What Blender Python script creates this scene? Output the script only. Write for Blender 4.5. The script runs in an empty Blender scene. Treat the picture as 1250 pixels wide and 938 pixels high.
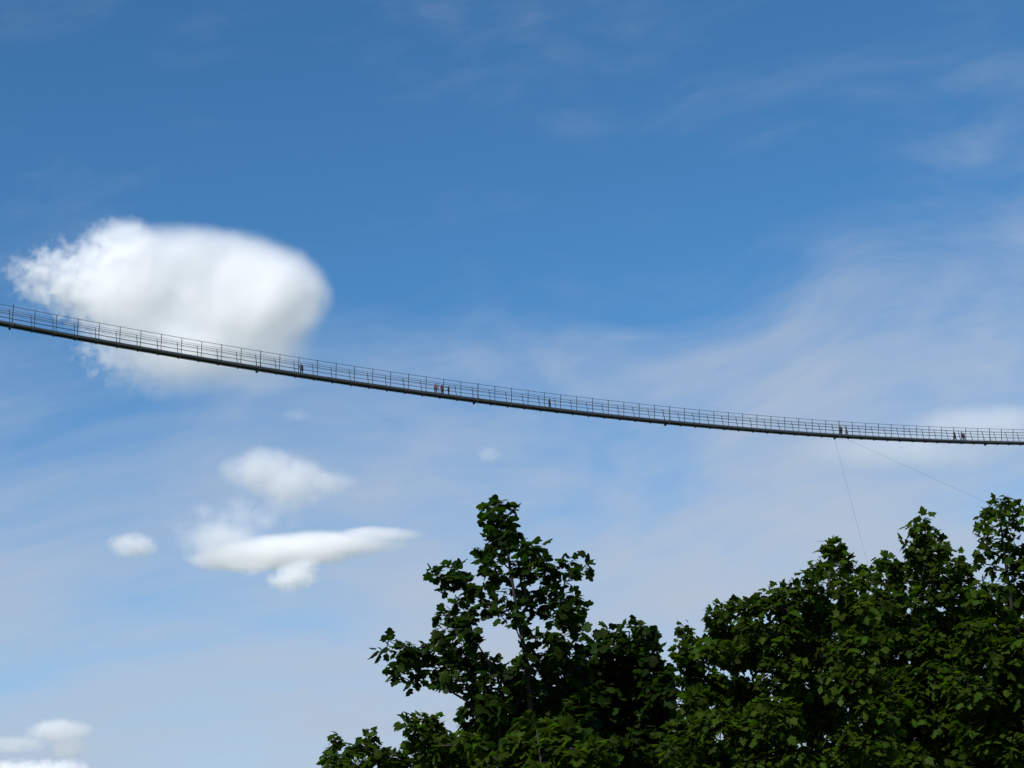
import bpy, bmesh, math, random
import numpy as np
from mathutils import Vector, Matrix

# ------------------------------------------------------------------ camera, sky, sun, exposure
scene = bpy.context.scene
col = scene.collection
F_PX, PITCH, ROLL, EYE = 2200.0, math.radians(18.0), -0.07, 1.6
_f = Vector((0, math.cos(PITCH), math.sin(PITCH)))
_u = Vector((0, -math.sin(PITCH), math.cos(PITCH)))
_r = Vector((1, 0, 0))
RIGHT = _r * math.cos(ROLL) + _u * math.sin(ROLL)
UP = -_r * math.sin(ROLL) + _u * math.cos(ROLL)
FWD = _f
CAM = Vector((0, 0, EYE))
ROT = Matrix((RIGHT, UP, -FWD)).transposed()
cam_data = bpy.data.cameras.new('camera')
cam = bpy.data.objects.new('camera', cam_data)
col.objects.link(cam)
cam.matrix_world = Matrix.Translation(CAM) @ ROT.to_4x4()
cam_data.sensor_width = 36.0
cam_data.lens = F_PX / 1250.0 * 36.0
cam_data.clip_start = 0.1
cam_data.clip_end = 30000.0
scene.camera = cam

def at(px, py, depth):
    """world point at a distance along the view axis, on the ray of a photograph pixel"""
    return CAM + (FWD + RIGHT * ((px - 625.0) / F_PX) + UP * ((469.0 - py) / F_PX)) * depth

scene.view_settings.view_transform = 'Standard'
scene.view_settings.look = 'None'
scene.view_settings.exposure = EXPOSURE = 0.54
scene.view_settings.gamma = 1.0
scene.view_settings.use_curve_mapping = False
scene.cycles.use_denoising = True
scene.cycles.volume_bounces = 32
scene.cycles.max_bounces = 34
scene.cycles.diffuse_bounces = 3
scene.cycles.glossy_bounces = 2
scene.cycles.transmission_bounces = 4
scene.cycles.transparent_max_bounces = 6
scene.cycles.volume_max_steps = 256

SUN_ELEV, SUN_AZ = math.radians(42), math.radians(-152)      # azimuth from +Y (ahead) towards +X (right)
sun_dir = Vector((math.sin(SUN_AZ) * math.cos(SUN_ELEV), math.cos(SUN_AZ) * math.cos(SUN_ELEV), math.sin(SUN_ELEV)))
sun_data = bpy.data.lights.new('sun', 'SUN')
sun_data.energy = 4.3
sun_data.angle = math.radians(0.5)
sun_data.color = (1.0, 0.955, 0.90)
sun = bpy.data.objects.new('sun', sun_data)
col.objects.link(sun)
sun.rotation_euler = (-sun_dir).to_track_quat('-Z', 'Y').to_euler()
sun.location = (0, 0, 400)

def nd(nt, kind, **kw):
    n = nt.nodes.new(kind)
    for k, v in kw.items():
        if k in n.inputs: n.inputs[k].default_value = v
        else: setattr(n, k, v)
    return n

def mth(nt, op, a, b=None, c=None, clamp=False):
    n = nt.nodes.new('ShaderNodeMath'); n.operation = op; n.use_clamp = clamp
    for i, v in enumerate((a, b, c)):
        if v is None: continue
        if isinstance(v, (int, float)): n.inputs[i].default_value = v
        else: nt.links.new(v, n.inputs[i])
    return n.outputs[0]

def vmth(nt, op, a, b=None, out=0):
    n = nt.nodes.new('ShaderNodeVectorMath'); n.operation = op
    for i, v in enumerate((a, b)):
        if v is None: continue
        if isinstance(v, (tuple, list, Vector)): n.inputs[i].default_value = tuple(v)
        elif isinstance(v, (int, float)): n.inputs['Scale'].default_value = v
        else: nt.links.new(v, n.inputs[i])
    return n.outputs[out]

def ramp(nt, fac, lo, hi, smooth=True, to_lo=0.0, to_hi=1.0):
    n = nt.nodes.new('ShaderNodeMapRange')
    n.interpolation_type = 'SMOOTHSTEP' if smooth else 'LINEAR'
    nt.links.new(fac, n.inputs['Value'])
    for k, v in (('From Min', lo), ('From Max', hi), ('To Min', to_lo), ('To Max', to_hi)):
        if isinstance(v, (int, float)): n.inputs[k].default_value = v
        else: nt.links.new(v, n.inputs[k])
    return n.outputs['Result']

def noise(nt, vec, scale, detail=4.0, rough=0.5, dist=0.0):
    n = nd(nt, 'ShaderNodeTexNoise', Scale=scale, Detail=detail, Roughness=rough, Distortion=dist)
    nt.links.new(vec, n.inputs['Vector'])
    return n.outputs['Fac'], n.outputs['Color']

world = bpy.data.worlds.new('World')
scene.world = world
world.use_nodes = True
wt = world.node_tree
wt.nodes.clear()
w_out = nd(wt, 'ShaderNodeOutputWorld')
w_bg = nd(wt, 'ShaderNodeBackground', Strength=0.10)
w_sky = nd(wt, 'ShaderNodeTexSky', sky_type='NISHITA', sun_disc=False, sun_elevation=SUN_ELEV,
           sun_rotation=SUN_AZ, altitude=900.0, air_density=1.0, dust_density=0.0, ozone_density=5.0)
# thin cirrus veil, laid out by direction over the whole sky and thickening towards the horizon
w_geo = nd(wt, 'ShaderNodeTexCoord')
dirv = w_geo.outputs['Generated']
sep = nd(wt, 'ShaderNodeSeparateXYZ'); wt.links.new(dirv, sep.inputs[0])
elev = sep.outputs['Z']
mp = nd(wt, 'ShaderNodeMapping'); wt.links.new(dirv, mp.inputs[0])
mp.inputs['Location'].default_value = (0.0, 0.0, 0.0)
mp.inputs['Rotation'].default_value = (0, math.radians(20), 0); mp.inputs['Scale'].default_value = (1.0, 1.0, 2.3)
_, bend = noise(wt, dirv, 3.0, 2, 0.5)
bent = vmth(wt, 'ADD', mp.outputs[0], vmth(wt, 'SCALE', vmth(wt, 'SUBTRACT', bend, (0.5, 0.5, 0.5)), 0.27))
n1, _ = noise(wt, bent, 5.0, 3, 0.5, 0.2)
n2, _ = noise(wt, vmth(wt, 'MULTIPLY', bent, (1.0, 1.0, 1.7)), 12.0, 8, 0.60, 0.2)
veil = mth(wt, 'ADD', mth(wt, 'MULTIPLY', n1, 0.62), mth(wt, 'MULTIPLY', n2, 0.38))
low = ramp(wt, mth(wt, 'SUBTRACT', elev, mth(wt, 'MULTIPLY', sep.outputs['X'], 0.16)), 0.46, 0.11)
thr = mth(wt, 'SUBTRACT', 0.49, mth(wt, 'MULTIPLY', low, 0.50))
veil_f = ramp(wt, veil, thr, mth(wt, 'ADD', thr, 0.64), to_hi=1.0)
mix = nd(wt, 'ShaderNodeMix', data_type='RGBA')
hs = nd(wt, 'ShaderNodeHueSaturation', Saturation=1.20, Value=0.96)
wt.links.new(w_sky.outputs[0], hs.inputs['Color'])
wt.links.new(veil_f, mix.inputs['Factor'])
tint = vmth(wt, 'MULTIPLY', hs.outputs[0], (1.08, 1.06, 0.95))
wt.links.new(tint, mix.inputs['A'])
mix.inputs['B'].default_value = (3.15, 3.68, 4.5, 1)
wt.links.new(mix.outputs['Result'], w_bg.inputs['Color'])
wt.links.new(w_bg.outputs[0], w_out.inputs['Surface'])

def tag(o, label=None, cat=None, group=None, kind=None):
    if label: o['label'] = label
    if cat: o['category'] = cat
    if group: o['group'] = group
    if kind: o['kind'] = kind
    return o

def new_obj(name, me, mat=None, parent=None):
    o = bpy.data.objects.new(name, me)
    col.objects.link(o)
    if mat is not None and not me.materials: me.materials.append(mat)
    if parent: o.parent = parent
    return o

def mesh_from(name, V, Fc, mat=None, parent=None, smooth=False):
    me = bpy.data.meshes.new(name)
    me.from_pydata([tuple(v) for v in V], [], [tuple(f) for f in Fc])
    me.update()
    if smooth: me.polygons.foreach_set('use_smooth', [True] * len(me.polygons))
    return new_obj(name, me, mat, parent)

# ------------------------------------------------------------------ materials
def principled(name, color, rough=0.6, metal=0.0, var=0.0, scale=3.0, bump=0.0):
    m = bpy.data.materials.new(name); m.use_nodes = True
    nt = m.node_tree; b = nt.nodes['Principled BSDF']
    b.inputs['Roughness'].default_value = rough; b.inputs['Metallic'].default_value = metal
    b.inputs['Base Color'].default_value = (*color, 1)
    if var:
        tc = nd(nt, 'ShaderNodeTexCoord')
        f, _ = noise(nt, tc.outputs['Object'], scale, 5, 0.6)
        k = ramp(nt, f, 0.25, 0.75, False, 1.0 - var, 1.0 + var)
        v = nd(nt, 'ShaderNodeVectorMath', operation='SCALE'); v.inputs[0].default_value = color
        nt.links.new(k, v.inputs['Scale']); nt.links.new(v.outputs[0], b.inputs['Base Color'])
        if bump:
            bp = nd(nt, 'ShaderNodeBump', Strength=bump); nt.links.new(f, bp.inputs['Height']); nt.links.new(bp.outputs[0], b.inputs['Normal'])
    return m

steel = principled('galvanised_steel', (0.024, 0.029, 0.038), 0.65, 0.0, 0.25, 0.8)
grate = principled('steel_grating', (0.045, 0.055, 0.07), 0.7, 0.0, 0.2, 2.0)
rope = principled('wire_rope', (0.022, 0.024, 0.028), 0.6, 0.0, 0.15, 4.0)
concrete = principled('concrete', (0.32, 0.31, 0.29), 0.85, 0, 0.15, 0.7, 0.2)
bark = principled('bark', (0.022, 0.019, 0.015), 0.85, 0, 0.35, 14.0, 0.5)
meadow = principled('meadow', (0.06, 0.085, 0.03), 0.9, 0, 0.35, 0.08, 0.3)
forest_slope = principled('wooded_slope', (0.035, 0.055, 0.025), 0.95, 0, 0.45, 0.15, 0.8)

# ------------------------------------------------------------------ ground and the two hills that carry the bridge
def hill_height(x, y):
    h = 0.0
    for hx, hy, r0, r1, top in ((-232, 150, 58, 118, 107.6), (262, 428, 74, 128, 103.0)):
        d = math.hypot(x - hx, y - hy)
        t = min(1, max(0, (r1 - d) / (r1 - r0)))
        h = max(h, top * t * t * (3 - 2 * t))
    return h
mesh_from('ground', [(-6000, -6000, -0.02), (6000, -6000, -0.02), (6000, 6000, -0.02), (-6000, 6000, -0.02)], [(0, 1, 2, 3)], meadow)['kind'] = 'structure'
for hx, hy, R_ in ((-232, 150, 118), (262, 428, 128)):
    N = 40; rnd = random.Random(int(hx))
    V = [(hx, hy, hill_height(hx, hy))]; Fc = []
    for i in range(1, N // 2 + 1):
        for j in range(N * 2):
            a = j * math.pi / N; r = R_ * i / (N / 2)
            x, y = hx + r * math.cos(a), hy + r * math.sin(a)
            z = hill_height(x, y)
            V.append((x, y, z + (rnd.uniform(-1.2, 1.2) if 3 < z < 98 else 0) - (1.0 if i == N // 2 else 0)))
    M = N * 2
    for j in range(M): Fc.append((0, 1 + j, 1 + (j + 1) % M))
    for i in range(N // 2 - 1):
        for j in range(M):
            a = 1 + i * M + j; b = 1 + i * M + (j + 1) % M
            Fc.append((a, a + M, b + M, b))
    h = mesh_from('hill', V, Fc, forest_slope, smooth=True); h['kind'] = 'structure'

# ------------------------------------------------------------------ mesh builder
class MB:
    def __init__(s): s.V, s.F = [], []
    def box8(s, P):
        n = len(s.V); s.V += [tuple(p) for p in P]
        s.F += [tuple(n + k for k in f) for f in ((0, 3, 2, 1), (4, 5, 6, 7), (0, 1, 5, 4), (1, 2, 6, 5), (2, 3, 7, 6), (3, 0, 4, 7))]
    def tube(s, pts, rad, n=6):
        pts = [Vector(p) for p in pts]
        if not isinstance(rad, (list, tuple)): rad = [rad] * len(pts)
        base = len(s.V); prev = None
        for i, p in enumerate(pts):
            t = (pts[min(i + 1, len(pts) - 1)] - pts[max(i - 1, 0)]).normalized()
            a = prev if prev is not None else (Vector((0, 0, 1)) if abs(t.z) < 0.9 else Vector((1, 0, 0)))
            u = (a - t * a.dot(t)).normalized(); w = t.cross(u); prev = u
            for k in range(n):
                an = 2 * math.pi * k / n
                s.V.append(tuple(p + (u * math.cos(an) + w * math.sin(an)) * rad[i]))
        for i in range(len(pts) - 1):
            for k in range(n):
                a = base + i * n + k; b = base + i * n + (k + 1) % n
                s.F.append((a, b, b + n, a + n))
        s.F.append(tuple(base + k for k in reversed(range(n))))
        s.F.append(tuple(base + (len(pts) - 1) * n + k for k in range(n)))
    def build(s, name, mat, parent=None, smooth=False):
        return mesh_from(name, s.V, s.F, mat, parent, smooth)

# ------------------------------------------------------------------ the suspended footbridge
X0, Y0, PHI, LSP, Z0, Z1, Z2 = -68.98722, 235.13191, 0.53853, 3.07735, 92.06051, -0.08077, 0.0004
DIRB = Vector((math.cos(PHI), math.sin(PHI), 0)); AWAY = Vector((-math.sin(PHI), math.cos(PHI), 0))
WD = 1.3
def BP(i, w, h):
    """point on the bridge: frame index along it, metres from the near edge across, metres above the walkway"""
    s = i * LSP
    return Vector((X0 + s * DIRB.x, Y0 + s * DIRB.y, Z0 + Z1 * s + Z2 * s * s + h)) + AWAY * w
I0, I1 = -40, 97
origin = BP(30, WD / 2, 0)
bridge = bpy.data.objects.new('suspension_footbridge', None); col.objects.link(bridge)
tag(bridge, 'long dark cable footbridge sagging across the sky high above the trees', 'bridge')
def bpart(mb, name, mat, lab=None):
    o = mb.build(name, mat, bridge)
    if lab: o['label'] = lab
    return o
def bar(mb, i, pts, half, w2=None):
    """a bar of square section between two (w, h) points in the cross plane of frame i"""
    (wa, ha), (wb, hb) = pts
    d = DIRB * half
    a, b = BP(i, wa, ha), BP(i, wb, hb)
    t = (b - a).normalized(); n = t.cross(DIRB).normalized() * (w2 or half)
    mb.box8([a - d - n, a + d - n, a + d + n, a - d + n, b - d - n, b + d - n, b + d + n, b - d + n])
LEAN = 0.36
HT = 2.3
def lean_w(side, h): return (-LEAN * h / HT) if side == 0 else (WD + LEAN * h / HT)
def frame_mesh(i):
    mb = MB(); big = (i % 12 == 0)
    r = 0.046 if big else 0.038
    top = HT + (0.38 if i == 0 else 0.13 if big else 0.06)
    rz = random.Random(i * 7 + 3)
    for side in (0, 1):
        bar(mb, i, [(lean_w(side, -0.2), -0.22), (lean_w(side, top), top + rz.uniform(-.015, .015))], r)
    e = 0.32 if big else 0.12
    d = 0.20 if big else 0.14
    bar(mb, i, [(-e, -0.235 - d / 2), (WD + e, -0.235 - d / 2)], 0.11 if big else 0.07, d / 2)
    if big:     # raking struts of the heavy frames
        bar(mb, i, [(-0.29, -0.30), (lean_w(0, 0.9) - 0.04, 0.9)], 0.03)
        bar(mb, i, [(WD + 0.29, -0.30), (lean_w(1, 0.9) + 0.04, 0.9)], 0.03)
        bar(mb, i, [(WD + 0.05, -0.56), (WD + 0.05, -0.40)], 0.10, 0.08)
    return mb
rest = MB()
VIS0, VIS1 = -5, 68
for i in range(I0, I1 + 1):
    mb = frame_mesh(i)
    if VIS0 <= i <= VIS1:
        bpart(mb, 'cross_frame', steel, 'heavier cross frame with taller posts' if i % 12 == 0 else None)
    else:
        n = len(rest.V); rest.V += mb.V; rest.F += [tuple(k + n for k in f) for f in mb.F]
o = bpart(rest, 'cross_frame', steel); o['kind'] = 'stuff'
# walkway: grating between two side beams
dk = MB()
for i in range(I0, I1):
    a, b = i + 0.006, i + 0.994
    dk.box8([BP(a, 0.05, -0.04), BP(b, 0.05, -0.04), BP(b, WD - 0.05, -0.04), BP(a, WD - 0.05, -0.04), BP(a, 0.05, 0), BP(b, 0.05, 0), BP(b, WD - 0.05, 0), BP(a, WD - 0.05, 0)])
    for k in range(1, 4):   # bearer bars under the grating
        t = i + k / 4
        dk.box8([BP(t - .01, 0.05, -0.13), BP(t + .01, 0.05, -0.13), BP(t + .01, WD - 0.05, -0.13), BP(t - .01, WD - 0.05, -0.13), BP(t - .01, 0.05, -.042), BP(t + .01, 0.05, -.042), BP(t + .01, WD - 0.05, -.042), BP(t - .01, WD - 0.05, -.042)])
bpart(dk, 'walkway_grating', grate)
for w in (0.0, WD - 0.045):
    sb = MB()
    for i in range(I0, I1):
        a, b = i, i + 1
        sb.box8([BP(a, w, -0.22), BP(b, w, -0.22), BP(b, w + 0.045, -0.22), BP(a, w + 0.045, -0.22), BP(a, w, 0.05), BP(b, w, 0.05), BP(b, w + 0.045, 0.05), BP(a, w + 0.045, 0.05)])
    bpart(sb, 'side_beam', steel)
def cable_line(name, side, h, r, wob=0.0, droop=0.0):
    mb = MB(); rz = random.Random(int(h * 100) + side)
    pts = []
    for i in range(I0, I1 + 1):
        pts.append(BP(i, lean_w(side, h) + (-.03 if side == 0 else .03), h + rz.uniform(-wob, wob)))
        if i < I1: pts.append(BP(i + .5, lean_w(side, h) + (-.03 if side == 0 else .03), h - droop))
    mb.tube(pts, r, 5)
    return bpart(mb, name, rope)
for side in (0, 1):
    cable_line('main_cable', side, HT, 0.036, 0.01, 0.015)
    cable_line('handrail', side, 1.22, 0.040)
    cable_line('rail_wire', side, 1.78, 0.020, 0.02, 0.03)
    cable_line('rail_wire', side, 0.62, 0.018, 0.02, 0.02)
    cable_line('bearing_cable', side, -0.27, 0.035)
for i, end in ((I0, -1), (I1, 1)):
    ab = MB()
    a, b = (i - 4, i + .5) if end < 0 else (i - .5, i + 4)
    P = lambda t, w, z: Vector((BP(t, w, 0).x, BP(t, w, 0).y, z))
    zt = BP(i, 0, -0.3).z
    ab.box8([P(a, -1.5, zt - 6), P(b, -1.5, zt - 6), P(b, WD + 1.5, zt - 6), P(a, WD + 1.5, zt - 6), P(a, -1.5, zt), P(b, -1.5, zt), P(b, WD + 1.5, zt), P(a, WD + 1.5, zt)])
    bpart(ab, 'abutment', concrete)

# wind stays running down from the low part of the bridge to anchor blocks
def stay(a, px, py, slope, depth, sag, label):
    x, y = px, py
    for _ in range(4000):
        p = at(x, y, depth)
        if p.z < hill_height(p.x, p.y) + 0.5: break
        y += 1; x += slope
    mb = MB(); n = 40
    pts = [a.lerp(p, t / n) - Vector((0, 0, sag * 4 * (t / n) * (1 - t / n))) for t in range(n + 1)]
    mb.tube(pts, 0.015, 5)
    o = mb.build('stay_cable', rope)
    tag(o, label, 'cable', 'thin stay cables under the footbridge')
    g = hill_height(p.x, p.y)
    ab = MB(); s, t_ = 1.1, 0.8
    ab.box8([p + Vector(v) for v in ((-s, -s, g - p.z - .1), (s, -s, g - p.z - .1), (s, s, g - p.z - .1), (-s, s, g - p.z - .1), (-t_, -t_, .05), (t_, -t_, .05), (t_, t_, .05), (-t_, t_, .05))])
    tag(ab.build('anchor_block', concrete), 'concrete block on the valley floor that holds the ' + label.split(' stay')[0] + ' stay cable', 'anchor block')
stay(BP(48, WD + 0.05, -0.5), 1060, 680, 0.255, 245, 0.0, 'steep thin stay cable hanging down from the bridge into the maples')
stay(BP(49, WD + 0.1, -0.4), 1207, 608.6, 2.30, 300, 1.2, 'slanting thin stay cable running down to the rightmost treetop')

# ------------------------------------------------------------------ people on the walkway
cloth_mats = {}
def plain(name, c, rough=0.85):
    if name not in cloth_mats: cloth_mats[name] = principled(name, c, rough, 0, 0.12, 20.0)
    return cloth_mats[name]
skin_m = plain('skin', (0.09, 0.052, 0.04), 0.7)
hair_m = plain('dark_hair', (0.03, 0.022, 0.016), 0.7)
shoe_m = plain('shoes', (0.03, 0.03, 0.03), 0.6)

def person(i, w, yaw, height, shirt, trousers, arms, stride, label, lean=0.0, group='people walking on the footbridge'):
    """i, w: place on the walkway; yaw: facing, degrees from the bridge direction; arms: (left, right) named poses"""
    k = height / 1.75
    J, E, R, Z = [], [], [], []          # joints, edges, radii, zones (0 skin 1 shirt 2 trousers 3 shoes)
    def add(p, r, z, parent=None):
        J.append(Vector(p)); R.append(r); Z.append(z)
        if parent is not None: E.append((parent, len(J) - 1))
        return len(J) - 1
    sx = math.sin(math.radians(lean))
    pel = add((0, 0, .95), (.15, .12), 2)
    sp = add((0.04 * sx, 0, 1.12), (.14, .105), 1, pel)
    ch = add((0.30 * sx, 0, 1.33), (.165, .12), 1, sp)
    nk = add((0.48 * sx, 0, 1.49), (.06, .06), 0, ch)
    hd = add((0.55 * sx + .015, 0, 1.60), (.088, .078), 0, nk)
    ht = add((0.60 * sx + .005, 0, 1.69), (.07, .065), 0, hd)
    add((0.56 * sx + .105, 0, 1.60), (.012, .012), 0, hd)
    for sgn, pose in ((1, arms[0]), (-1, arms[1])):
        S = Vector((0.38 * sx, .175 * sgn, 1.41))
        if pose == 'down': d1, d2 = Vector((-.05, .12 * sgn, -1)), Vector((.18, .05 * sgn, -1))
        elif pose == 'swing': d1, d2 = Vector((.35, .10 * sgn, -1)), Vector((.8, .0, -.8))
        elif pose == 'rail': d1, d2 = Vector((.65, .15 * sgn, -.75)), Vector((1, .05 * sgn, .05))
        elif pose == 'point': d1, d2 = Vector((.95, .15 * sgn, -.15)), Vector((1, .1 * sgn, .12))
        elif pose == 'side': d1, d2 = Vector((.1, 1.0 * sgn, -.45)), Vector((.2, 1.0 * sgn, -.1))
        else: d1, d2 = Vector((.3, .25 * sgn, .8)), Vector((.3, -.1 * sgn, 1))           # raised
        s_ = add(S, (.06, .06), 1, ch)
        el = S + d1.normalized() * .29; wr = el + d2.normalized() * .25
        e_ = add(el, (.042, .042), 1, s_); w_ = add(wr, (.028, .024), 0, e_)
        dd = d2.normalized(); hn = wr + dd * .07
        h_ = add(hn, (.036, .018), 0, w_)
        sd = Vector((0, sgn, 0)).cross(dd).normalized()
        for q, (off, ln) in enumerate(((-.028, .065), (-.010, .078), (.010, .074), (.028, .06))):
            f1 = add(hn + sd * off + dd * .045, (.009, .009), 0, h_)
            add(hn + sd * off * 1.15 + dd * (.045 + ln) - Vector((0, 0, .015)), (.007, .007), 0, f1)
        t1 = add(wr + sd * .045 + dd * .035, (.010, .010), 0, w_); add(wr + sd * .06 + dd * .08, (.008, .008), 0, t1)
    for sgn in (1, -1):
        f = stride * sgn
        hp = add((0, .095 * sgn, .88), (.105, .105), 2, pel)
        kn = add((f * .55 + .02, .10 * sgn, .49), (.075, .075), 2, hp)
        ank = add((f * 1.0 - (0.03 if f < 0 else 0), .10 * sgn, .085 + (0.03 if f < -.05 else 0)), (.058, .058), 2, kn)
        add((f * 1.0 + .16, .115 * sgn, .04), (.04, .032), 3, ank)
    me = bpy.data.meshes.new('person_skeleton')
    me.from_pydata([tuple(v) for v in J], E, [])
    tmp = bpy.data.objects.new('person_skeleton', me); col.objects.link(tmp)
    md = tmp.modifiers.new('skin', 'SKIN')
    for v, r in zip(me.skin_vertices[0].data, R): v.radius = r; v.use_root = False
    me.skin_vertices[0].data[0].use_root = True
    sb = tmp.modifiers.new('sub', 'SUBSURF'); sb.levels = sb.render_levels = 1
    dg = bpy.context.evaluated_depsgraph_get()
    body = bpy.data.meshes.new_from_object(tmp.evaluated_get(dg))
    bpy.data.objects.remove(tmp); bpy.data.meshes.remove(me)
    body.name = 'person'
    o = bpy.data.objects.new('person', body); col.objects.link(o)
    body.materials.clear()
    for m in (skin_m, plain(*shirt), plain(*trousers), shoe_m): body.materials.append(m)
    ze = [Z[b] for a, b in E]
    for p in body.polygons:
        c = p.center; best, bz = 9e9, 0
        for (a, b), z in zip(E, ze):
            A, B = J[a], J[b]; t = max(0, min(1, (c - A).dot(B - A) / max(1e-9, (B - A).length_squared)))
            d = (c - A.lerp(B, t)).length
            if d < best: best, bz = d, z
        p.material_index = bz; p.use_smooth = True
    # hair: a cap over the top and back of the head
    bm = bmesh.new(); bmesh.ops.create_uvsphere(bm, u_segments=14, v_segments=10, radius=1.0)
    for v in bm.verts:
        x, y, z = v.co
        zz = max(z, -0.55 if x < 0.1 else 0.25)
        v.co = Vector((0.57 * sx + x * .104 - .008, y * .092, 1.635 + zz * .108))
    hm = bpy.data.meshes.new('hair'); bm.to_mesh(hm); bm.free(); hm.materials.append(hair_m)
    h = new_obj('hair', hm, None, o)
    p = BP(i, w, 0.0)
    o.location = p; o.scale = (k * 1.28, k * 1.28, k * 1.04)
    o.rotation_euler = (0, 0, PHI + math.radians(yaw))
    return tag(o, label, 'person', group)

def idx_at(px):
    """frame index whose middle of the walkway shows at a given column of the photograph"""
    lo, hi = -10.0, 75.0
    for _ in range(40):
        m = (lo + hi) / 2; v = BP(m, WD / 2, 1) - CAM
        x = 625 + F_PX * v.dot(RIGHT) / v.dot(FWD)
        if x < px: lo = m
        else: hi = m
    return lo
NAVY = ('navy_cloth', (0.008, 0.011, 0.022)); BLACK = ('black_cloth', (0.007, 0.007, 0.009)); RED = ('red_cloth', (0.10, 0.006, 0.022))
MAROON = ('maroon_cloth', (0.035, 0.004, 0.014)); GREY = ('grey_cloth', (0.025, 0.025, 0.03)); TEAL = ('teal_cloth', (0.010, 0.030, 0.042)); DENIM = ('denim_cloth', (0.02, 0.03, 0.05))
person(idx_at(368), .65, 80, 1.74, BLACK, BLACK, ('rail', 'down'), .05, 'lone dark clothed person leaning on the rail, highest up the bridge', 10)
person(idx_at(531.5), .55, 60, 1.70, RED, NAVY, ('swing', 'down'), .16, 'person in a bright red top, first of the group of three on the bridge')
person(idx_at(540), .75, 100, 1.78, MAROON, BLACK, ('down', 'rail'), .04, 'tall person in a dark maroon top, middle of the group of three')
person(idx_at(547.5), .6, 175, 1.62, TEAL, NAVY, ('point', 'swing'), .12, 'person in dark teal with an arm stretched forward, beside the maroon top')
person(idx_at(671), .65, 130, 1.70, BLACK, NAVY, ('swing', 'down'), .10, 'lone person in black at the middle of the bridge')
person(idx_at(1025.4), .45, 50, 1.74, NAVY, BLACK, ('down', 'down'), .10, 'person in navy just right of the heavy frame above the steep stay cable')
person(idx_at(1027.3), .95, 60, 1.68, BLACK, DENIM, ('down', 'swing'), .12, 'person in black and denim walking close beside the one in navy')
person(idx_at(1033), .6, 130, 1.75, BLACK, BLACK, ('down', 'down'), .16, 'person all in black walking towards the close pair above the stay cable')
person(idx_at(1163.8), .4, 120, 1.72, BLACK, BLACK, ('side', 'down'), .20, 'dark figure with an elbow out, first of the four near the low end')
person(idx_at(1167.0), .9, 130, 1.76, NAVY, BLACK, ('down', 'swing'), .20, 'striding figure in navy, second of the four near the low end')
person(idx_at(1173.8), .5, 120, 1.78, GREY, BLACK, ('swing', 'down'), .18, 'grey topped tall walker, third of the four near the low end')
person(idx_at(1177.8), .85, 110, 1.68, MAROON, GREY, ('side', 'down'), .22, 'maroon topped walker, last of the four near the low end')

# ------------------------------------------------------------------ maples in front
def leaf_material(name, c, tr):
    m = bpy.data.materials.new(name); m.use_nodes = True
    nt = m.node_tree; nt.nodes.clear()
    out = nd(nt, 'ShaderNodeOutputMaterial'); b = nd(nt, 'ShaderNodeBsdfPrincipled'); t = nd(nt, 'ShaderNodeBsdfTranslucent')
    g = nd(nt, 'ShaderNodeNewGeometry')
    rnd = g.outputs['Random Per Island']
    hsv = nd(nt, 'ShaderNodeHueSaturation')
    nt.links.new(ramp(nt, rnd, 0, 1, False, 0.475, 0.515), hsv.inputs['Hue'])
    r2 = mth(nt, 'FRACT', mth(nt, 'MULTIPLY', rnd, 7.31))
    nt.links.new(ramp(nt, r2, 0, 1, False, 0.5, 1.5), hsv.inputs['Value'])
    hsv.inputs['Color'].default_value = (*c, 1)
    nt.links.new(hsv.outputs[0], b.inputs['Base Color'])
    b.inputs['Roughness'].default_value = 0.5
    b.inputs['Specular IOR Level'].default_value = 0.05
    v = nd(nt, 'ShaderNodeMix', data_type='RGBA', blend_type='MULTIPLY'); v.inputs['Factor'].default_value = 1
    nt.links.new(hsv.outputs[0], v.inputs['A']); v.inputs['B'].default_value = (*tr, 1)
    nt.links.new(v.outputs['Result'], t.inputs['Color'])
    mx = nd(nt, 'ShaderNodeMixShader'); mx.inputs[0].default_value = 0.5
    nt.links.new(b.outputs[0], mx.inputs[1]); nt.links.new(t.outputs[0], mx.inputs[2])
    nt.links.new(mx.outputs[0], out.inputs['Surface'])
    return m
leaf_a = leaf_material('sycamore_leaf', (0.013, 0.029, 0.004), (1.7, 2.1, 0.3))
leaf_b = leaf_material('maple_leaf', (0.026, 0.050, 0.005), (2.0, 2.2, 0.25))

# one leaf: five pointed lobes, folded on its midrib and drooping at the tip
LEAF_ROUND = [(0.0, 0.0), (0.20, -0.09), (0.40, -0.02), (0.48, 0.14), (0.40, 0.25), (0.58, 0.36), (0.62, 0.54), (0.44, 0.60), (0.34, 0.66), (0.33, 0.82), (0.17, 0.96), (0.0, 1.02)]
LEAF_SHARP = [(0.0, 0.0), (0.20, -0.08), (0.38, 0.0), (0.34, 0.16), (0.46, 0.28), (0.60, 0.50), (0.46, 0.50), (0.29, 0.56), (0.30, 0.72), (0.16, 0.86), (0.0, 1.05)]
def leaf_shape(_half):
    _out = _half + [(-x, y) for x, y in reversed(_half[1:-1])]
    n = len(_out)
    return np.array([(0.0, 0.34)] + _out), np.array([(0, 1 + k, 1 + (k + 1) % n) for k in range(n)])

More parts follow.
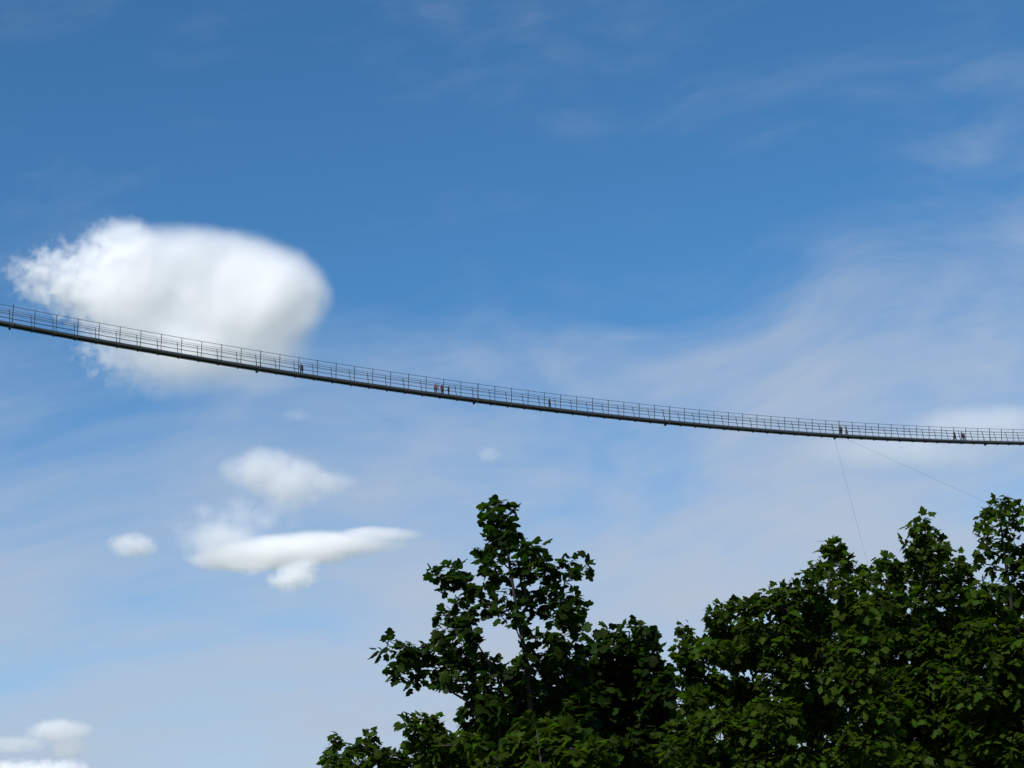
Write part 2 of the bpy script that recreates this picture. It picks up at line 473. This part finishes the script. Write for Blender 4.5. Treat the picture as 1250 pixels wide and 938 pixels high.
def crown_mesh(name, pos, axis, normal, size, fold, mat, parent, shape):
    """pos: leaf base; axis: base to tip; normal: upper face"""
    LEAF, LEAF_F = leaf_shape(shape)
    pos, axis, normal = (np.asarray(a, float) for a in (pos, axis, normal))
    size, fold = np.asarray(size, float), np.asarray(fold, float)
    axis /= np.linalg.norm(axis, axis=1)[:, None]
    normal -= axis * (normal * axis).sum(1)[:, None]; normal /= np.linalg.norm(normal, axis=1)[:, None] + 1e-9
    side = np.cross(axis, normal)
    n = len(pos); x = LEAF[:, 0][None, :] * size[:, None]; y = LEAF[:, 1][None, :] * size[:, None]
    z = -np.abs(x) * fold[:, None] - (y ** 2) / size[:, None] * 0.22
    V = pos[:, None, :] + side[:, None, :] * x[..., None] + axis[:, None, :] * y[..., None] + normal[:, None, :] * z[..., None]
    V = V.reshape(-1, 3)
    Fc = (LEAF_F[None] + (np.arange(n) * len(LEAF))[:, None, None]).reshape(-1, 3)
    me = bpy.data.meshes.new(name)
    me.vertices.add(len(V)); me.vertices.foreach_set('co', V.ravel().astype(np.float32))
    me.loops.add(Fc.size); me.loops.foreach_set('vertex_index', Fc.ravel().astype(np.int32))
    me.polygons.add(len(Fc)); me.polygons.foreach_set('loop_start', np.arange(0, Fc.size, 3, dtype=np.int32))
    me.polygons.foreach_set('loop_total', np.full(len(Fc), 3, dtype=np.int32))
    me.update(calc_edges=True); me.validate()
    return new_obj(name, me, mat, parent)

FAR = 1.6
UPZ = Vector((0, 0, 1))
def tree(name, label, cat, depth, trunk_px, lobes, leaf_px, mat, seed, dens=1.0, group='maple trees at the bottom of the photo', r0=0.05, shrink=0.86, back=0.0):
    rg = random.Random(seed)
    depth *= FAR; back *= FAR
    m = depth / F_PX
    tp = [at(x, y, depth + back * min(1, max(0, (y - 690) / 200))) for x, y in trunk_px]
    low = tp[0]
    base = Vector((low.x + rg.uniform(-.2, .2), low.y + rg.uniform(-.2, .2), -0.05))
    tp = [base, base.lerp(low, 0.5) + Vector((rg.uniform(-.05, .05), 0, 0))] + tp
    root = bpy.data.objects.new(name, None); col.objects.link(root); root.location = (base.x, base.y, 0)
    tag(root, label, cat, group)
    inv = Matrix.Translation(-root.location)
    tr = MB(); br = MB()
    L = [0.0]
    for a, b in zip(tp, tp[1:]): L.append(L[-1] + (b - a).length)
    tr.tube([inv @ p for p in tp], [max(0.006, r0 * (1 - l / L[-1]) ** 0.8 + 0.005) for l in L], 9)
    def trunk_at(z):
        for a, b in zip(tp, tp[1:]):
            if a.z <= z <= b.z: return a.lerp(b, (z - a.z) / max(1e-6, b.z - a.z))
        return tp[-1] if z > tp[-1].z else tp[1]
    P, A, Nn, S, Fo = [], [], [], [], []
    # clump centres first; each limb then grows from the nearest wood already there, so limbs fork as they go out
    cl = []
    for lobe in lobes:
        dz = FAR * (lobe[4] if len(lobe) > 4 else rg.uniform(-.5, .5))
        c = at(lobe[0], lobe[1], depth + dz)
        h = c - trunk_at(c.z); h.z = 0
        cl.append((h.length, c, lobe))
    order = sorted(range(len(cl)), key=lambda q: cl[q][0])
    parent_of, src_of, grown = {}, {}, []
    for q in order:
        hr, c, lobe = cl[q]
        best, who = 9e9, None
        for s_ in grown:
            d = c - cl[s_][1]
            cost = d.length * (1.0 + 0.8 * max(0.0, -d.z / (d.length + 1e-6)))
            if cost < best: best, who = cost, s_
        tp_ = trunk_at(max(0.6, c.z - 0.1 - hr * 0.6))
        if who is None or (c - tp_).length < best * 1.15: who = None
        parent_of[q] = who; src_of[q] = tp_ if who is None else cl[who][1]
        grown.append(q)
    load = {q: 1 for q in order}
    for q in reversed(order):
        if parent_of[q] is not None: load[parent_of[q]] += load[q]
    for q in range(len(cl)):
        hr, c, lobe = cl[q]
        cx, cy, rx, ry = lobe[:4]
        dl = lobe[5] if len(lobe) > 5 else 1.0
        src = src_of[q]; ln = (c - src).length
        rr = 0.0065 * math.sqrt(load[q]) + 0.003
        j = lambda k: Vector((rg.uniform(-1, 1), rg.uniform(-1, 1), rg.uniform(-.6, .6))) * k * ln
        br.tube([inv @ src, inv @ (src.lerp(c, .3) + j(.07) + Vector((0, 0, -.04 * ln))), inv @ (src.lerp(c, .65) + j(.07) + Vector((0, 0, -.05 * ln))), inv @ c], [rr, rr * .9, rr * .75, rr * .6], 6)
        Rx, Ry = rx * m * shrink, ry * m * shrink; Rz = 0.55 * (Rx + Ry) * (1.0 if rx < 35 else 0.8)
        n_tw = max(2, int(dl * dens * (rx * ry) / 36.0))
        for _ in range(n_tw):
            while True:
                u = Vector((rg.uniform(-1, 1), rg.uniform(-1, 1), rg.uniform(-1, 1)))
                if 0.02 < u.length < 1: break
            u = u.normalized() * (u.length ** 0.6)
            tip = c + RIGHT * (u.x * Rx) + UP * (u.y * Ry) + FWD * (u.z * Rz)
            out = (RIGHT * u.x + UP * (u.y * .8) + FWD * u.z)
            td = (out * 0.9 + UPZ * 0.55 + Vector((rg.gauss(0, .25), rg.gauss(0, .25), rg.gauss(0, .2)))).normalized()
            st = c + (tip - c) * 0.15
            ln = (tip - st).length
            br.tube([inv @ st, inv @ (st.lerp(tip, .55) - UPZ * ln * .10), inv @ tip], [0.005, 0.004, 0.003], 4)
            # leaves in opposite pairs along the last of the twig, a rosette at its tip
            nl = rg.choice((4, 5, 6, 7))
            ph = rg.uniform(0, 6.28)
            e1 = td.cross(Vector((0.3, 0.2, 1))).normalized(); e2 = td.cross(e1)
            for q in range(nl):
                ph += 1.571 if q % 2 else 3.1416
                an = ph + rg.gauss(0, .25)
                bk = (q // 2) * rg.uniform(.03, .08)
                rad = e1 * math.cos(an) + e2 * math.sin(an)
                sp = rg.uniform(.5, 1.2)
                pd = (td * (1.2 - sp * .8) + rad * sp).normalized()
                sz = leaf_px * m * rg.choice((.55, .7, .85, 1.0, 1.12)) * rg.uniform(.85, 1.1)
                pos = tip - td * bk + pd * sz * rg.uniform(.35, .65)
                ax = (pd + UPZ * rg.uniform(-1.05, -0.05) + Vector((rg.gauss(0, .2), rg.gauss(0, .2), 0))).normalized()
                nm = (UPZ * 1.0 + pd * rg.uniform(0.1, 0.9) + Vector((rg.gauss(0, .55), rg.gauss(0, .55), rg.gauss(0, .35))))
                P.append(inv @ pos); A.append(ax); Nn.append(nm); S.append(sz); Fo.append(rg.uniform(.05, .5))
    tr.build('trunk', bark, root, True)
    br.build('branches', bark, root, True)
    crown_mesh('crown', P, A, Nn, S, Fo, mat, root, LEAF_ROUND if mat is leaf_a else LEAF_SHARP)
    print(name, 'leaves', len(P))
    return root

A_L = [(612, 614, 12, 6), (600, 620, 9, 6), (624, 622, 9, 6), (610, 630, 15, 8), (596, 638, 8, 8), (626, 636, 9, 7), (594, 648, 7, 6), (608, 646, 8, 6), (630, 646, 8, 6), (620, 652, 10, 5),
       (604, 664, 14, 8), (628, 662, 18, 8), (650, 666, 12, 9), (590, 670, 9, 7), (640, 676, 12, 7), (656, 680, 11, 9), (608, 680, 14, 9), (587, 686, 7, 8), (598, 696, 12, 9), (630, 690, 12, 8), (648, 695, 14, 10), (612, 702, 7, 6), (640, 707, 12, 5), (668, 684, 7, 5),
       (534, 697, 9, 5), (550, 693, 12, 5), (563, 699, 10, 7), (548, 706, 14, 6), (568, 712, 12, 8), (553, 718, 9, 7), (571, 728, 8, 9), (580, 718, 7, 6), (562, 732, 5, 5),
       (596, 722, 11, 7), (618, 722, 10, 7), (610, 734, 8, 6), (634, 722, 10, 6), (596, 742, 7, 6), (612, 748, 8, 5), (640, 734, 7, 6), (634, 748, 8, 6), (630, 762, 5, 4), (652, 728, 7, 5),
       (700, 684, 12, 6), (712, 692, 8, 6), (686, 691, 10, 7), (672, 700, 7, 8), (697, 700, 12, 6), (690, 711, 12, 6), (668, 714, 6, 6), (680, 726, 16, 8), (700, 726, 14, 8), (706, 742, 10, 9), (688, 742, 18, 12), (670, 738, 9, 8), (697, 758, 15, 9), (674, 755, 10, 8), (710, 762, 7, 5), (655, 750, 7, 6),
       (538, 752, 9, 6), (552, 748, 9, 5), (572, 748, 9, 6), (560, 760, 14, 8), (576, 766, 14, 9), (542, 768, 11, 8), (558, 775, 18, 8), (580, 782, 13, 8), (536, 782, 10, 6),
       (474, 782, 10, 5), (486, 788, 12, 6), (468, 796, 8, 5), (498, 793, 12, 7), (512, 800, 13, 9), (485, 802, 10, 5), (498, 812, 12, 7), (522, 788, 9, 7), (528, 806, 12, 9), (477, 815, 5, 4), (512, 820, 12, 7), (486, 826, 6, 4), (505, 834, 8, 6), (526, 826, 8, 7),
       (546, 796, 18, 9), (568, 800, 18, 10), (592, 800, 12, 10), (548, 812, 14, 10), (578, 818, 24, 11), (606, 820, 14, 8), (545, 836, 12, 8), (568, 838, 20, 11), (596, 842, 22, 11), (618, 838, 14, 10),
       (655, 778, 14, 9), (680, 780, 18, 11), (704, 782, 10, 8), (644, 795, 10, 9), (664, 798, 18, 11), (690, 800, 18, 11), (640, 815, 14, 10), (670, 820, 24, 13), (702, 822, 18, 13), (640, 836, 22, 12), (685, 842, 26, 14),
       (575, 860, 22, 10), (603, 862, 24, 12), (636, 860, 24, 14), (668, 864, 24, 14), (702, 866, 22, 14), (585, 884, 20, 11), (616, 888, 30, 14), (655, 888, 30, 16), (695, 892, 28, 16), (600, 915, 40, 18), (650, 925, 50, 22), (700, 920, 40, 24),
       (650, 850, 44, 24, 1.0), (690, 820, 30, 20, 1.0), (600, 900, 50, 22, 1.0), (690, 890, 50, 30, 1.0), (600, 1000, 90, 60, .3, .3), (700, 1000, 80, 60, .3, .3)]
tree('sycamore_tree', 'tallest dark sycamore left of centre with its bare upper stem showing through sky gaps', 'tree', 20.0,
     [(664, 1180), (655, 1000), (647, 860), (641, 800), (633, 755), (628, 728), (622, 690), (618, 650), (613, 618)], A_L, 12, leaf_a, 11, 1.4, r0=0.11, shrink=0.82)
C_L = [(777, 763, 11, 9), (788, 776, 18, 10), (776, 788, 16, 10), (750, 772, 14, 8), (747, 785, 20, 10), (792, 796, 16, 11), (720, 782, 8, 9, 0, .6), (765, 808, 34, 15), (798, 820, 22, 13), (730, 805, 26, 15), (818, 823, 12, 7), (808, 840, 24, 13),
       (770, 838, 48, 22), (730, 850, 40, 30), (790, 870, 40, 26), (745, 890, 60, 30), (800, 910, 46, 34), (760, 930, 60, 30), (770, 870, 60, 34, 1.2), (740, 830, 40, 26, 1.1), (790, 920, 60, 30, 1.2), (780, 1010, 80, 60, .3, .4)]
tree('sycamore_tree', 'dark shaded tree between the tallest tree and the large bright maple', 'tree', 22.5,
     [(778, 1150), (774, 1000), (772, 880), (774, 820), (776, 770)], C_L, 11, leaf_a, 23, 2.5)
B_L = [(410, 903, 9, 7), (408, 918, 12, 8), (412, 932, 16, 10), (446, 897, 13, 8), (438, 910, 16, 8), (458, 914, 16, 10), (436, 930, 20, 10), (475, 925, 22, 12), (518, 874, 16, 8), (500, 882, 12, 7), (508, 896, 20, 10), (530, 888, 22, 13),
       (520, 912, 30, 14), (548, 905, 26, 16), (560, 928, 34, 18), (500, 935, 36, 16), (575, 905, 20, 14), (520, 990, 80, 44, .2, .5), (430, 975, 40, 30, .2, .5), (545, 925, 50, 24, 1.0)]
tree('maple_tree', 'low maple rising only just into the photo, left of the tallest tree', 'tree', 18.0,
     [(505, 1200), (510, 1050), (516, 960), (518, 885)], B_L, 10.5, leaf_b, 37, 2.3)
G_L = [(650, 884, 24, 12), (688, 893, 22, 12), (636, 905, 28, 14), (668, 910, 34, 14), (710, 915, 24, 12), (612, 932, 30, 14), (655, 935, 44, 18), (700, 938, 40, 18), (738, 934, 24, 14), (660, 990, 90, 40, .1, .6)]
tree('maple_tree', 'nearest maple top at the bottom edge below the tallest dark tree', 'tree', 14.5,
     [(672, 1240), (668, 1080), (664, 960), (655, 890)], G_L, 15, leaf_b, 41, 1.7)
D_L = [(838, 768, 12, 8), (850, 785, 16, 10), (833, 795, 13, 12), (845, 808, 20, 12), (842, 825, 14, 12), (872, 752, 16, 12), (888, 742, 15, 10), (910, 740, 13, 9), (884, 768, 24, 14), (915, 762, 22, 14), (938, 728, 14, 9), (952, 722, 12, 8), (925, 742, 15, 9), (960, 718, 11, 7), (972, 718, 12, 9), (955, 742, 26, 14), (870, 795, 26, 16),
       (1018, 664, 10, 7), (1006, 668, 8, 5, 0, .8), (1016, 676, 14, 8), (1032, 684, 9, 6, 0, .8), (1002, 690, 13, 9), (1038, 694, 12, 8), (1022, 702, 15, 8), (990, 704, 12, 8), (1000, 722, 22, 12), (1030, 722, 20, 12), (980, 735, 24, 14), (1048, 708, 14, 9),
       (905, 800, 36, 22), (950, 775, 36, 22), (1000, 755, 36, 20), (860, 835, 30, 18), (850, 860, 26, 18), (900, 845, 40, 26), (960, 820, 44, 28), (1010, 800, 40, 28), (840, 890, 26, 16), (830, 915, 30, 16), (880, 890, 44, 26), (940, 880, 48, 32), (1000, 860, 44, 32), (870, 930, 60, 24), (950, 930, 60, 28), (1020, 915, 50, 32), (1042, 750, 28, 16, -.4), (1050, 785, 36, 20, -.5), (1040, 830, 42, 24, -.5), (1070, 860, 40, 24, -.5), (1060, 905, 44, 24, -.5),
       (910, 790, 50, 30, 1.2), (980, 780, 50, 34, 1.2), (890, 860, 60, 34, 1.3), (970, 870, 70, 40, 1.3), (900, 930, 80, 34, 1.3), (1000, 940, 60, 34, 1.3), (900, 1010, 100, 60, .3, .4), (1000, 1010, 80, 60, .3, .4)]
tree('maple_tree', 'large bright green maple whose left edge slopes up from the gap in the trees', 'tree', 17.0,
     [(960, 1300), (958, 1050), (966, 900), (985, 800), (1010, 730), (1018, 668)], D_L, 10.5, leaf_b, 53, 2.5, back=0.5, r0=0.1)
E_L = [(1076, 684, 12, 6), (1068, 694, 14, 8), (1092, 692, 12, 9), (1062, 710, 18, 10), (1102, 698, 10, 9), (1085, 712, 18, 10, 0, .8), (1128, 634, 9, 6), (1116, 642, 9, 7), (1122, 654, 13, 9), (1110, 662, 9, 6), (1142, 648, 8, 6), (1138, 664, 18, 9), (1124, 676, 19, 10), (1150, 672, 12, 8), (1112, 690, 16, 9), (1145, 688, 22, 11), (1168, 684, 12, 9), (1175, 694, 10, 8),
       (1110, 706, 20, 10), (1140, 708, 28, 12), (1170, 708, 20, 12), (1125, 730, 34, 14), (1165, 730, 24, 12), (1075, 735, 34, 16), (1110, 758, 40, 18), (1160, 760, 34, 18), (1050, 765, 34, 22), (1090, 795, 40, 26), (1145, 795, 44, 26), (1060, 830, 40, 30), (1115, 840, 44, 32), (1170, 840, 36, 30), (1070, 890, 44, 34), (1130, 895, 50, 34), (1100, 935, 60, 28), (1120, 780, 36, 18, -.5), (1140, 825, 44, 22, -.6), (1180, 800, 34, 22, -.5), (1150, 870, 44, 24, -.6), (1185, 910, 44, 24, -.6), (1060, 740, 34, 18, .6), (1190, 740, 24, 18, .5),
       (1080, 770, 50, 30, 1.2), (1140, 770, 50, 30, 1.2), (1100, 850, 70, 44, 1.3), (1160, 880, 50, 44, 1.2), (1090, 930, 80, 34, 1.3), (1100, 1010, 90, 60, .3, .4)]
tree('maple_tree', 'maple with a pointed cone shaped top, second from the right', 'tree', 19.5,
     [(1135, 1200), (1128, 1000), (1122, 860), (1124, 760), (1130, 690), (1129, 636)], E_L, 10, leaf_b, 67, 2.6, back=0.6, r0=0.1)
F_L = [(1220, 609, 10, 5), (1207, 621, 10, 7), (1222, 622, 10, 7), (1236, 617, 10, 6), (1240, 626, 8, 5), (1198, 636, 9, 6), (1212, 642, 9, 6, 0, .8), (1232, 640, 13, 6), (1243, 643, 8, 5), (1200, 655, 9, 7), (1222, 658, 9, 6, 0, .8), (1206, 668, 10, 10), (1196, 674, 7, 6), (1226, 672, 9, 8), (1238, 664, 8, 6, 0, .7), (1190, 684, 7, 5, 0, .7), (1250, 672, 14, 12), (1246, 692, 14, 10), (1230, 697, 8, 6, 0, .8), (1212, 690, 6, 5, 0, .5),
       (1195, 716, 14, 8), (1222, 718, 14, 9), (1248, 716, 20, 12), (1200, 734, 22, 12), (1240, 738, 28, 14), (1215, 760, 34, 18), (1190, 770, 24, 16), (1250, 775, 30, 22), (1215, 800, 44, 26), (1190, 840, 34, 30), (1240, 840, 44, 34), (1205, 890, 46, 34), (1250, 900, 44, 40), (1210, 935, 60, 28), (1290, 720, 40, 30), (1290, 790, 50, 40), (1300, 880, 60, 50), (1285, 680, 24, 20),
       (1220, 780, 50, 30, 1.2), (1230, 860, 60, 44, 1.3), (1200, 930, 60, 34, 1.3), (1260, 930, 60, 40, 1.3), (1240, 1010, 90, 60, .3, .4)]
tree('maple_tree', 'slim rightmost maple top with its dark stem visible against sky', 'tree', 18.5,
     [(1262, 1200), (1252, 1000), (1243, 860), (1238, 760), (1230, 705), (1224, 660), (1219, 612)], F_L, 10.5, leaf_b, 79, 2.4, back=0.3, r0=0.1)

# ------------------------------------------------------------------ clouds: real volumes a few kilometres off
def cloud(label, dist, lobes, density=0.03, erode=0.6, nscale=1.0, edge=0.35, wisp=None, thick=0.8, warp=34, fine=2.6, group='white clouds in the blue sky'):
    """lobes: (px, py, rx, ry, weight) ellipsoids; wisp: (side px, width) where the edge frays"""
    m = dist / F_PX
    x0 = min(l[0] - l[2] for l in lobes); x1 = max(l[0] + l[2] for l in lobes)
    y0 = min(l[1] - l[3] for l in lobes); y1 = max(l[1] + l[3] for l in lobes)
    cx, cy = (x0 + x1) / 2, (y0 + y1) / 2
    hx, hy = (x1 - x0) / 2 * m * 1.12, (y1 - y0) / 2 * m * 1.15
    hz = max(l[3] for l in lobes) * m * thick * 1.15
    bm = bmesh.new()
    bmesh.ops.create_icosphere(bm, subdivisions=3, radius=1.0)
    k = 1.12
    for v in bm.verts:      # a rounded block, so that no lobe is cut off
        c = v.co.normalized()
        q = (abs(c.x) ** 4 + abs(c.y) ** 4 + abs(c.z) ** 4) ** 0.25
        c = c / q
        v.co = Vector((c.x * hx * k, c.y * hy * k, c.z * hz * k))
    me = bpy.data.meshes.new('cloud'); bm.to_mesh(me); bm.free()
    o = new_obj('cloud', me)
    o.matrix_world = Matrix.Translation(at(cx, cy, dist)) @ ROT.to_4x4()
    mat = bpy.data.materials.new('cloud_vapour'); mat.use_nodes = True
    nt = mat.node_tree; nt.nodes.clear()
    out = nd(nt, 'ShaderNodeOutputMaterial')
    vol = nd(nt, 'ShaderNodeVolumePrincipled')
    vol.inputs['Color'].default_value = (1.0, 1.0, 1.0, 1); vol.inputs['Anisotropy'].default_value = CLOUD_G
    tc = nd(nt, 'ShaderNodeTexCoord')
    p = tc.outputs['Object']
    off = nd(nt, 'ShaderNodeVectorMath', operation='ADD'); nt.links.new(p, off.inputs[0]); off.inputs[1].default_value = (cx * 3.1, cy * 1.7, dist)
    pn = off.outputs[0]
    size = 1.0 / (60 * m) * nscale
    # bend the space a little, then cut with finer noise
    _, wc = noise(nt, pn, size * 0.8, 2, 0.5)
    wv = vmth(nt, 'SCALE', vmth(nt, 'SUBTRACT', wc, (0.5, 0.5, 0.5)), warp * m)
    pw = vmth(nt, 'ADD', p, wv)
    prof = None
    for lx_, ly_, rx, ry, w in lobes:
        c = ((lx_ - cx) * m, -(ly_ - cy) * m, 0)
        q = vmth(nt, 'DIVIDE', vmth(nt, 'SUBTRACT', pw, c), (rx * m, ry * m, ry * m * thick))
        r2 = vmth(nt, 'DOT_PRODUCT', q, q, out=1)
        f = mth(nt, 'MULTIPLY', mth(nt, 'SUBTRACT', 1.0, r2), w)
        prof = f if prof is None else mth(nt, 'SMOOTH_MAX', prof, f, 0.25)
    nf, _ = noise(nt, pn, size * fine, 8, 0.66)
    er = mth(nt, 'MULTIPLY', mth(nt, 'SUBTRACT', nf, 0.42), erode * 2.0)
    if wisp:
        s = nd(nt, 'ShaderNodeSeparateXYZ'); nt.links.new(p, s.inputs[0])
        a = (wisp[0] - cx) * m; b = (wisp[0] + wisp[1] - cx) * m
        er = mth(nt, 'MULTIPLY', er, ramp(nt, s.outputs['X'], a, b, to_lo=1.0, to_hi=wisp[2]))
    d = ramp(nt, mth(nt, 'SUBTRACT', prof, er), 0.0, edge)
    d = mth(nt, 'MULTIPLY', d, density * (2500.0 / dist))
    nt.links.new(d, vol.inputs['Density'])
    nt.links.new(vol.outputs[0], out.inputs['Volume'])
    me.materials.append(mat)
    mat.cycles.volume_step_rate = 0.5
    return tag(o, label, 'cloud', group)
CLOUD_G = 0.0
cloud('largest white cloud, a smooth lens with a frayed left end', 2600,
      [(252, 352, 150, 84, 1.0), (160, 350, 128, 84, 1.0), (85, 338, 90, 52, 0.75), (145, 296, 62, 36, 0.85), (310, 366, 98, 80, 1.1), (358, 364, 52, 46, 0.9), (300, 408, 92, 60, 0.8), (225, 405, 165, 74, 0.75), (240, 435, 170, 60, 0.40)],
      density=0.085, erode=0.80, edge=0.65, wisp=(70, 150, 0.05), thick=0.26, warp=24, fine=3.8)
cloud('white hooked cloud directly above the long thin one', 1500,
      [(322, 577, 62, 38, 1.0), (350, 590, 66, 40, 1.0), (396, 592, 56, 20, 0.9), (354, 612, 44, 22, 0.7), (290, 634, 105, 40, 0.42), (262, 664, 70, 30, 0.5)], density=0.042, erode=0.5, edge=1.0, nscale=0.9, warp=28, thick=0.6)
cloud('long thin white cloud tapering to a point on its right', 1500,
      [(282, 684, 66, 16, 1.0), (318, 677, 90, 24, 1.0), (360, 671, 100, 24, 1.0), (405, 663, 105, 18, 1.0), (460, 653, 64, 12, 1.0), (270, 658, 64, 28, 0.38)], density=0.08, erode=0.25, edge=0.9, warp=10, thick=1.0)
cloud('small puffy cloud just under the long thin cloud', 1450,
      [(361, 703, 36, 22, 1.0), (374, 691, 22, 16, 0.9), (344, 709, 26, 14, 0.8), (306, 692, 38, 14, 0.7)], density=0.075, erode=0.75, edge=0.9, nscale=2.0, warp=12)
cloud('small lone puff of cloud left of the long thin cloud', 1500,
      [(162, 666, 38, 20, 1.0)], density=0.055, erode=0.6, edge=0.9, nscale=2.0, warp=12)
cloud('pale curved cloud wisp above the lowest cloud bank', 1500,
      [(72, 893, 48, 20, 1.0), (20, 908, 60, 13, 0.8), (84, 912, 26, 22, 0.7)], density=0.055, erode=0.55, edge=0.8, nscale=1.6, warp=12)
cloud('lowest bright cloud bank, its top frayed', 1700,
      [(20, 966, 112, 42, 1.0), (70, 950, 56, 30, 0.9)], density=0.055, erode=0.8, edge=0.6, nscale=1.6, warp=14)
cloud('faint veil like cloud behind the low end of the footbridge', 1500,
      [(1205, 522, 120, 36, 1.0), (1110, 550, 160, 34, 0.9)], density=0.016, erode=0.35, edge=1.2, nscale=0.7, thick=1.2, warp=14)
cloud('tiniest faint cloud shred under the middle of the footbridge', 1500,
      [(597, 555, 18, 11, 1.0)], density=0.03, erode=0.6, edge=1.0, nscale=3.0, warp=8)
cloud('small thin cloud shred just below the largest cloud', 1500,
      [(362, 507, 22, 9, 1.0)], density=0.018, erode=0.6, edge=1.0, nscale=3.0, warp=8)
